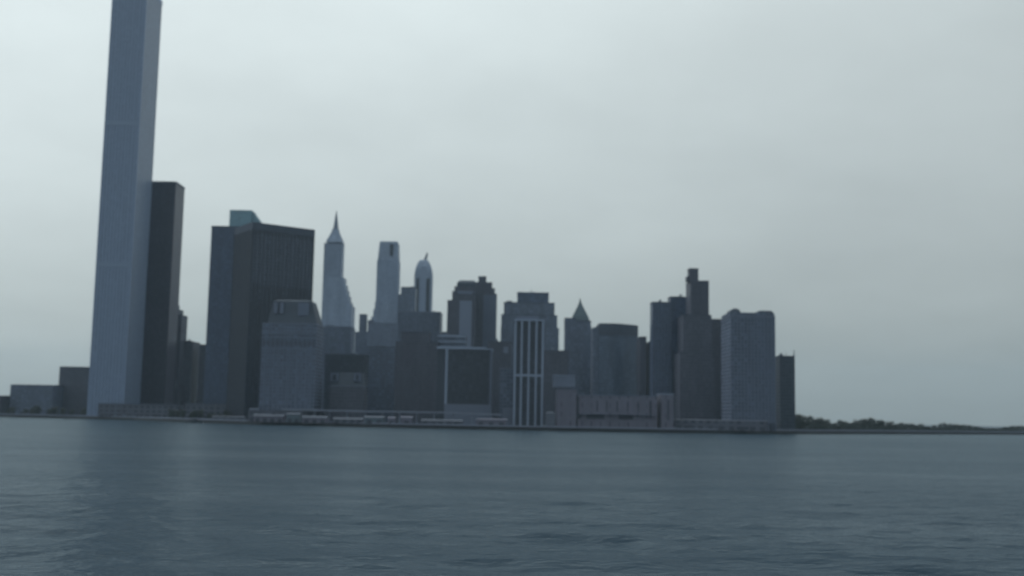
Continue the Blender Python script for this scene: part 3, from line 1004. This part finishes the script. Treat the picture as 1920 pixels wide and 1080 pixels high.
# ------------------------------------------------------------------ moored workboat
X, _ = P(366, 792, 1235)
bt = thing("workboat", "small dark workboat moored at the seawall before the waterfront trees", "boat", (X, 1228, 0))
hv, hf = [], []
secs = [(-9, 2.2, 1.6), (-7.5, 2.9, 1.5), (0, 3.1, 1.4), (6, 2.6, 1.9), (9, 1.2, 2.5), (10.3, 0.1, 3.0)]
for x, w, h in secs:
    hv += [(x, -w, h), (x, -w * .8, -0.6), (x, w * .8, -0.6), (x, w, h)]
for i in range(len(secs) - 1):
    for k_ in range(4):
        l_ = (k_ + 1) % 4
        hf.append((i * 4 + k_, i * 4 + l_, (i + 1) * 4 + l_, (i + 1) * 4 + k_))
hf += [(3, 2, 1, 0), tuple(range(20, 24))]
mesh_obj("hull", hv, hf, M_HULL, parent=bt)
loft("wheelhouse", [(rect(-1, 4, -1.8, 1.8), 1.3), (rect(-0.7, 3.6, -1.6, 1.6), 4.3)], M_HULL, M_PLANT, bt)
box("wheelhouse_window", -0.4, 3.2, -1.86, -1.5, 2.8, 3.7, M_GLASS, bt)
loft("funnel", [(ngon(-3, 0, .7, 10), 1.3), (ngon(-3, 0, .6, 10), 4.0)], M_HULL, M_HULL, bt)
loft("mast", [(ngon(1.5, 0, .12, 6), 4.2), (ngon(1.5, 0, .05, 6), 7.5)], M_STEEL, M_STEEL, bt)


# ------------------------------------------------------------------ trees
def leaf_material(key, a, b):
    mt = bpy.data.materials.new(key)
    mt.use_nodes = True
    t = mt.node_tree
    bs = t.nodes["Principled BSDF"]
    ge = N(t, "ShaderNodeNewGeometry")
    t.links.new(Mix(t, ge.outputs["Random Per Island"], a, b), bs.inputs["Base Color"])
    bs.inputs["Roughness"].default_value = 0.7
    return mt


LEAF = [leaf_material("leaves_deep_green", (0.016, 0.026, 0.024), (0.032, 0.047, 0.042)),
        leaf_material("leaves_grey_green", (0.024, 0.034, 0.032), (0.045, 0.06, 0.053))]


def tree_meshes(seed, lm):
    rng = random.Random(seed)
    V, Fc = [], []

    def tube(p, q, r0, r1, n=6):
        b0 = len(V)
        d = (q - p).normalized()
        u = d.orthogonal().normalized()
        w = d.cross(u)
        for c, r in ((p, r0), (q, r1)):
            for i in range(n):
                an = 2 * math.pi * i / n
                V.append(tuple(c + (u * math.cos(an) + w * math.sin(an)) * r))
        for i in range(n):
            j = (i + 1) % n
            Fc.append((b0 + i, b0 + j, b0 + n + j, b0 + n + i))
    top = Vector((rng.uniform(-.4, .4), rng.uniform(-.4, .4), 5.0))
    tube(Vector((0, 0, -0.3)), Vector((0, 0, 2.4)), 0.34, 0.26)
    tube(Vector((0, 0, 2.4)), top, 0.26, 0.16)
    tips = [top]
    for i in range(7):
        an = i * 0.9 + rng.random()
        s = Vector((0, 0, 2.4)).lerp(top, rng.uniform(0.1, 0.9))
        e = s + Vector((math.cos(an) * rng.uniform(1.6, 3.0), math.sin(an) * rng.uniform(1.6, 3.0), rng.uniform(-0.6, 3.6)))
        tube(s, e, 0.13, 0.05, 5)
        tips.append(e)
    tm = bpy.data.meshes.new("trunk")
    tm.from_pydata(V, [], Fc)
    tm.materials.append(M_BARK)
    V2, F2 = [], []
    lumps = [(t + Vector((0, 0, 0.6)), rng.uniform(1.2, 2.1)) for t in tips] + [(Vector((rng.uniform(-2, 2), rng.uniform(-2, 2), rng.uniform(1.6, 8.6))), rng.uniform(1.1, 2.0)) for _ in range(11)]
    for c, r in lumps:
        for _ in range(70):
            d = Vector((rng.gauss(0, 1), rng.gauss(0, 1), rng.gauss(0, 0.8)))
            d = d.normalized() * r * (0.45 + 0.6 * rng.random())
            p = c + d
            n_ = (d.normalized() + Vector((rng.uniform(-.8, .8), rng.uniform(-.8, .8), rng.uniform(-.2, .9)))).normalized()
            u = n_.orthogonal().normalized()
            w = n_.cross(u)
            s = rng.uniform(0.22, 0.46)
            i0 = len(V2)
            V2 += [tuple(p + u * s), tuple(p + w * s * .7), tuple(p - u * s), tuple(p - w * s * .7)]
            F2.append((i0, i0 + 1, i0 + 2, i0 + 3))
    cm = bpy.data.meshes.new("crown")
    cm.from_pydata(V2, [], F2)
    cm.materials.append(lm)
    return tm, cm


TREES = [tree_meshes(20 + i, LEAF[i % 2]) for i in range(6)]


def tree(X, Y, h, label, group, i, wide=1.0):
    t = thing("tree", label, "tree", (X, Y, GZ - 0.05), random.random() * 6.28, group)
    s = h / 9.6
    t.scale = (s * wide, s * wide, s)
    for nm, me in zip(("trunk", "crown"), TREES[i % 6]):
        o = bpy.data.objects.new(nm, me)
        C.objects.link(o)
        o.parent = t
    return t


rng = random.Random(11)
for i in range(16):
    x = 322 + i * 11.5 + rng.uniform(-3, 3)
    D = 1345 + rng.uniform(-25, 30) - i * 3
    X, _ = P(x, 780, D)
    tree(X, D, rng.uniform(7.5, 12.5), "leafy tree in the waterfront row before the grey green terminal", "trees before the grey green terminal", i)
for i in range(14):
    x = 10 + i * 16 + rng.uniform(-6, 6)
    D = 1590 + rng.uniform(-20, 30)
    X, _ = P(x, 780, D)
    tree(X, D, rng.uniform(8, 14), "leafy tree on the waterfront at far left, left of the terminals", "trees at the far left waterfront", i, 1.2)
for i in range(46):
    x = 1484 + i * 10.2 + rng.uniform(-4, 4)
    D = 1345 + max(0, x - 1484) * 1.05 + rng.uniform(0, 120)
    X, _ = P(x, 790, D)
    y_top = 782 + 4 * math.sin(x * 0.045) + rng.uniform(-3, 4) + (x - 1490) * 0.05
    h = max(6.0, P(x, y_top, D)[1] - GZ)
    tree(X, D, h, "dark leafy tree in the long wooded shore right of the skyline", "trees on the wooded shore right of the skyline", i, 1.25)
ug = []
UV_, UF_ = [], []
for i in range(9000):
    t = rng.random()
    x = 1478 + t * 640
    D = 1330 + max(0, x - 1484) * 1.05 + rng.uniform(0, 30)
    X, _ = P(x, 800, D)
    z = GZ + rng.random() * (7.0 + 2.5 * math.sin(x * .06))
    s = rng.uniform(0.5, 1.0)
    an, tl = rng.random() * 6.28, rng.uniform(-.6, .6)
    ux, uy = math.cos(an) * s, math.sin(an) * s
    i0 = len(UV_)
    UV_ += [(X - ux, D - uy, z - s), (X + ux, D + uy, z - s * .6), (X + ux * .8, D + uy * .8 + tl, z + s), (X - ux, D - uy + tl, z + s * .7)]
    UF_.append((i0, i0 + 1, i0 + 2, i0 + 3))
u = mesh_obj("undergrowth", UV_, UF_, LEAF[0])
tag(u, "dark low bushes along the wooded shore right of the skyline", "bushes", kind="stuff")

# ------------------------------------------------------------------ haze
hz = bpy.data.materials.new("haze_air")
hz.use_nodes = True
ht = hz.node_tree
for n_ in list(ht.nodes):
    ht.nodes.remove(n_)
pv = N(ht, "ShaderNodeVolumePrincipled")
pv.inputs["Color"].default_value = (0.62, 0.84, 1.0, 1)
pv.inputs["Density"].default_value = 0.000045
pv.inputs["Anisotropy"].default_value = 0.2
ho = N(ht, "ShaderNodeOutputMaterial")
ht.links.new(pv.outputs[0], ho.inputs["Volume"])
v = [(x, y, z) for z in (-3.5, 620) for x, y in ((-9600, -1000), (9600, -1000), (9600, 12600), (-9600, 12600))]
f = [(3, 2, 1, 0), (4, 5, 6, 7), (0, 1, 5, 4), (1, 2, 6, 5), (2, 3, 7, 6), (3, 0, 4, 7)]
h = mesh_obj("haze", v, f, hz)
h["kind"] = "stuff"
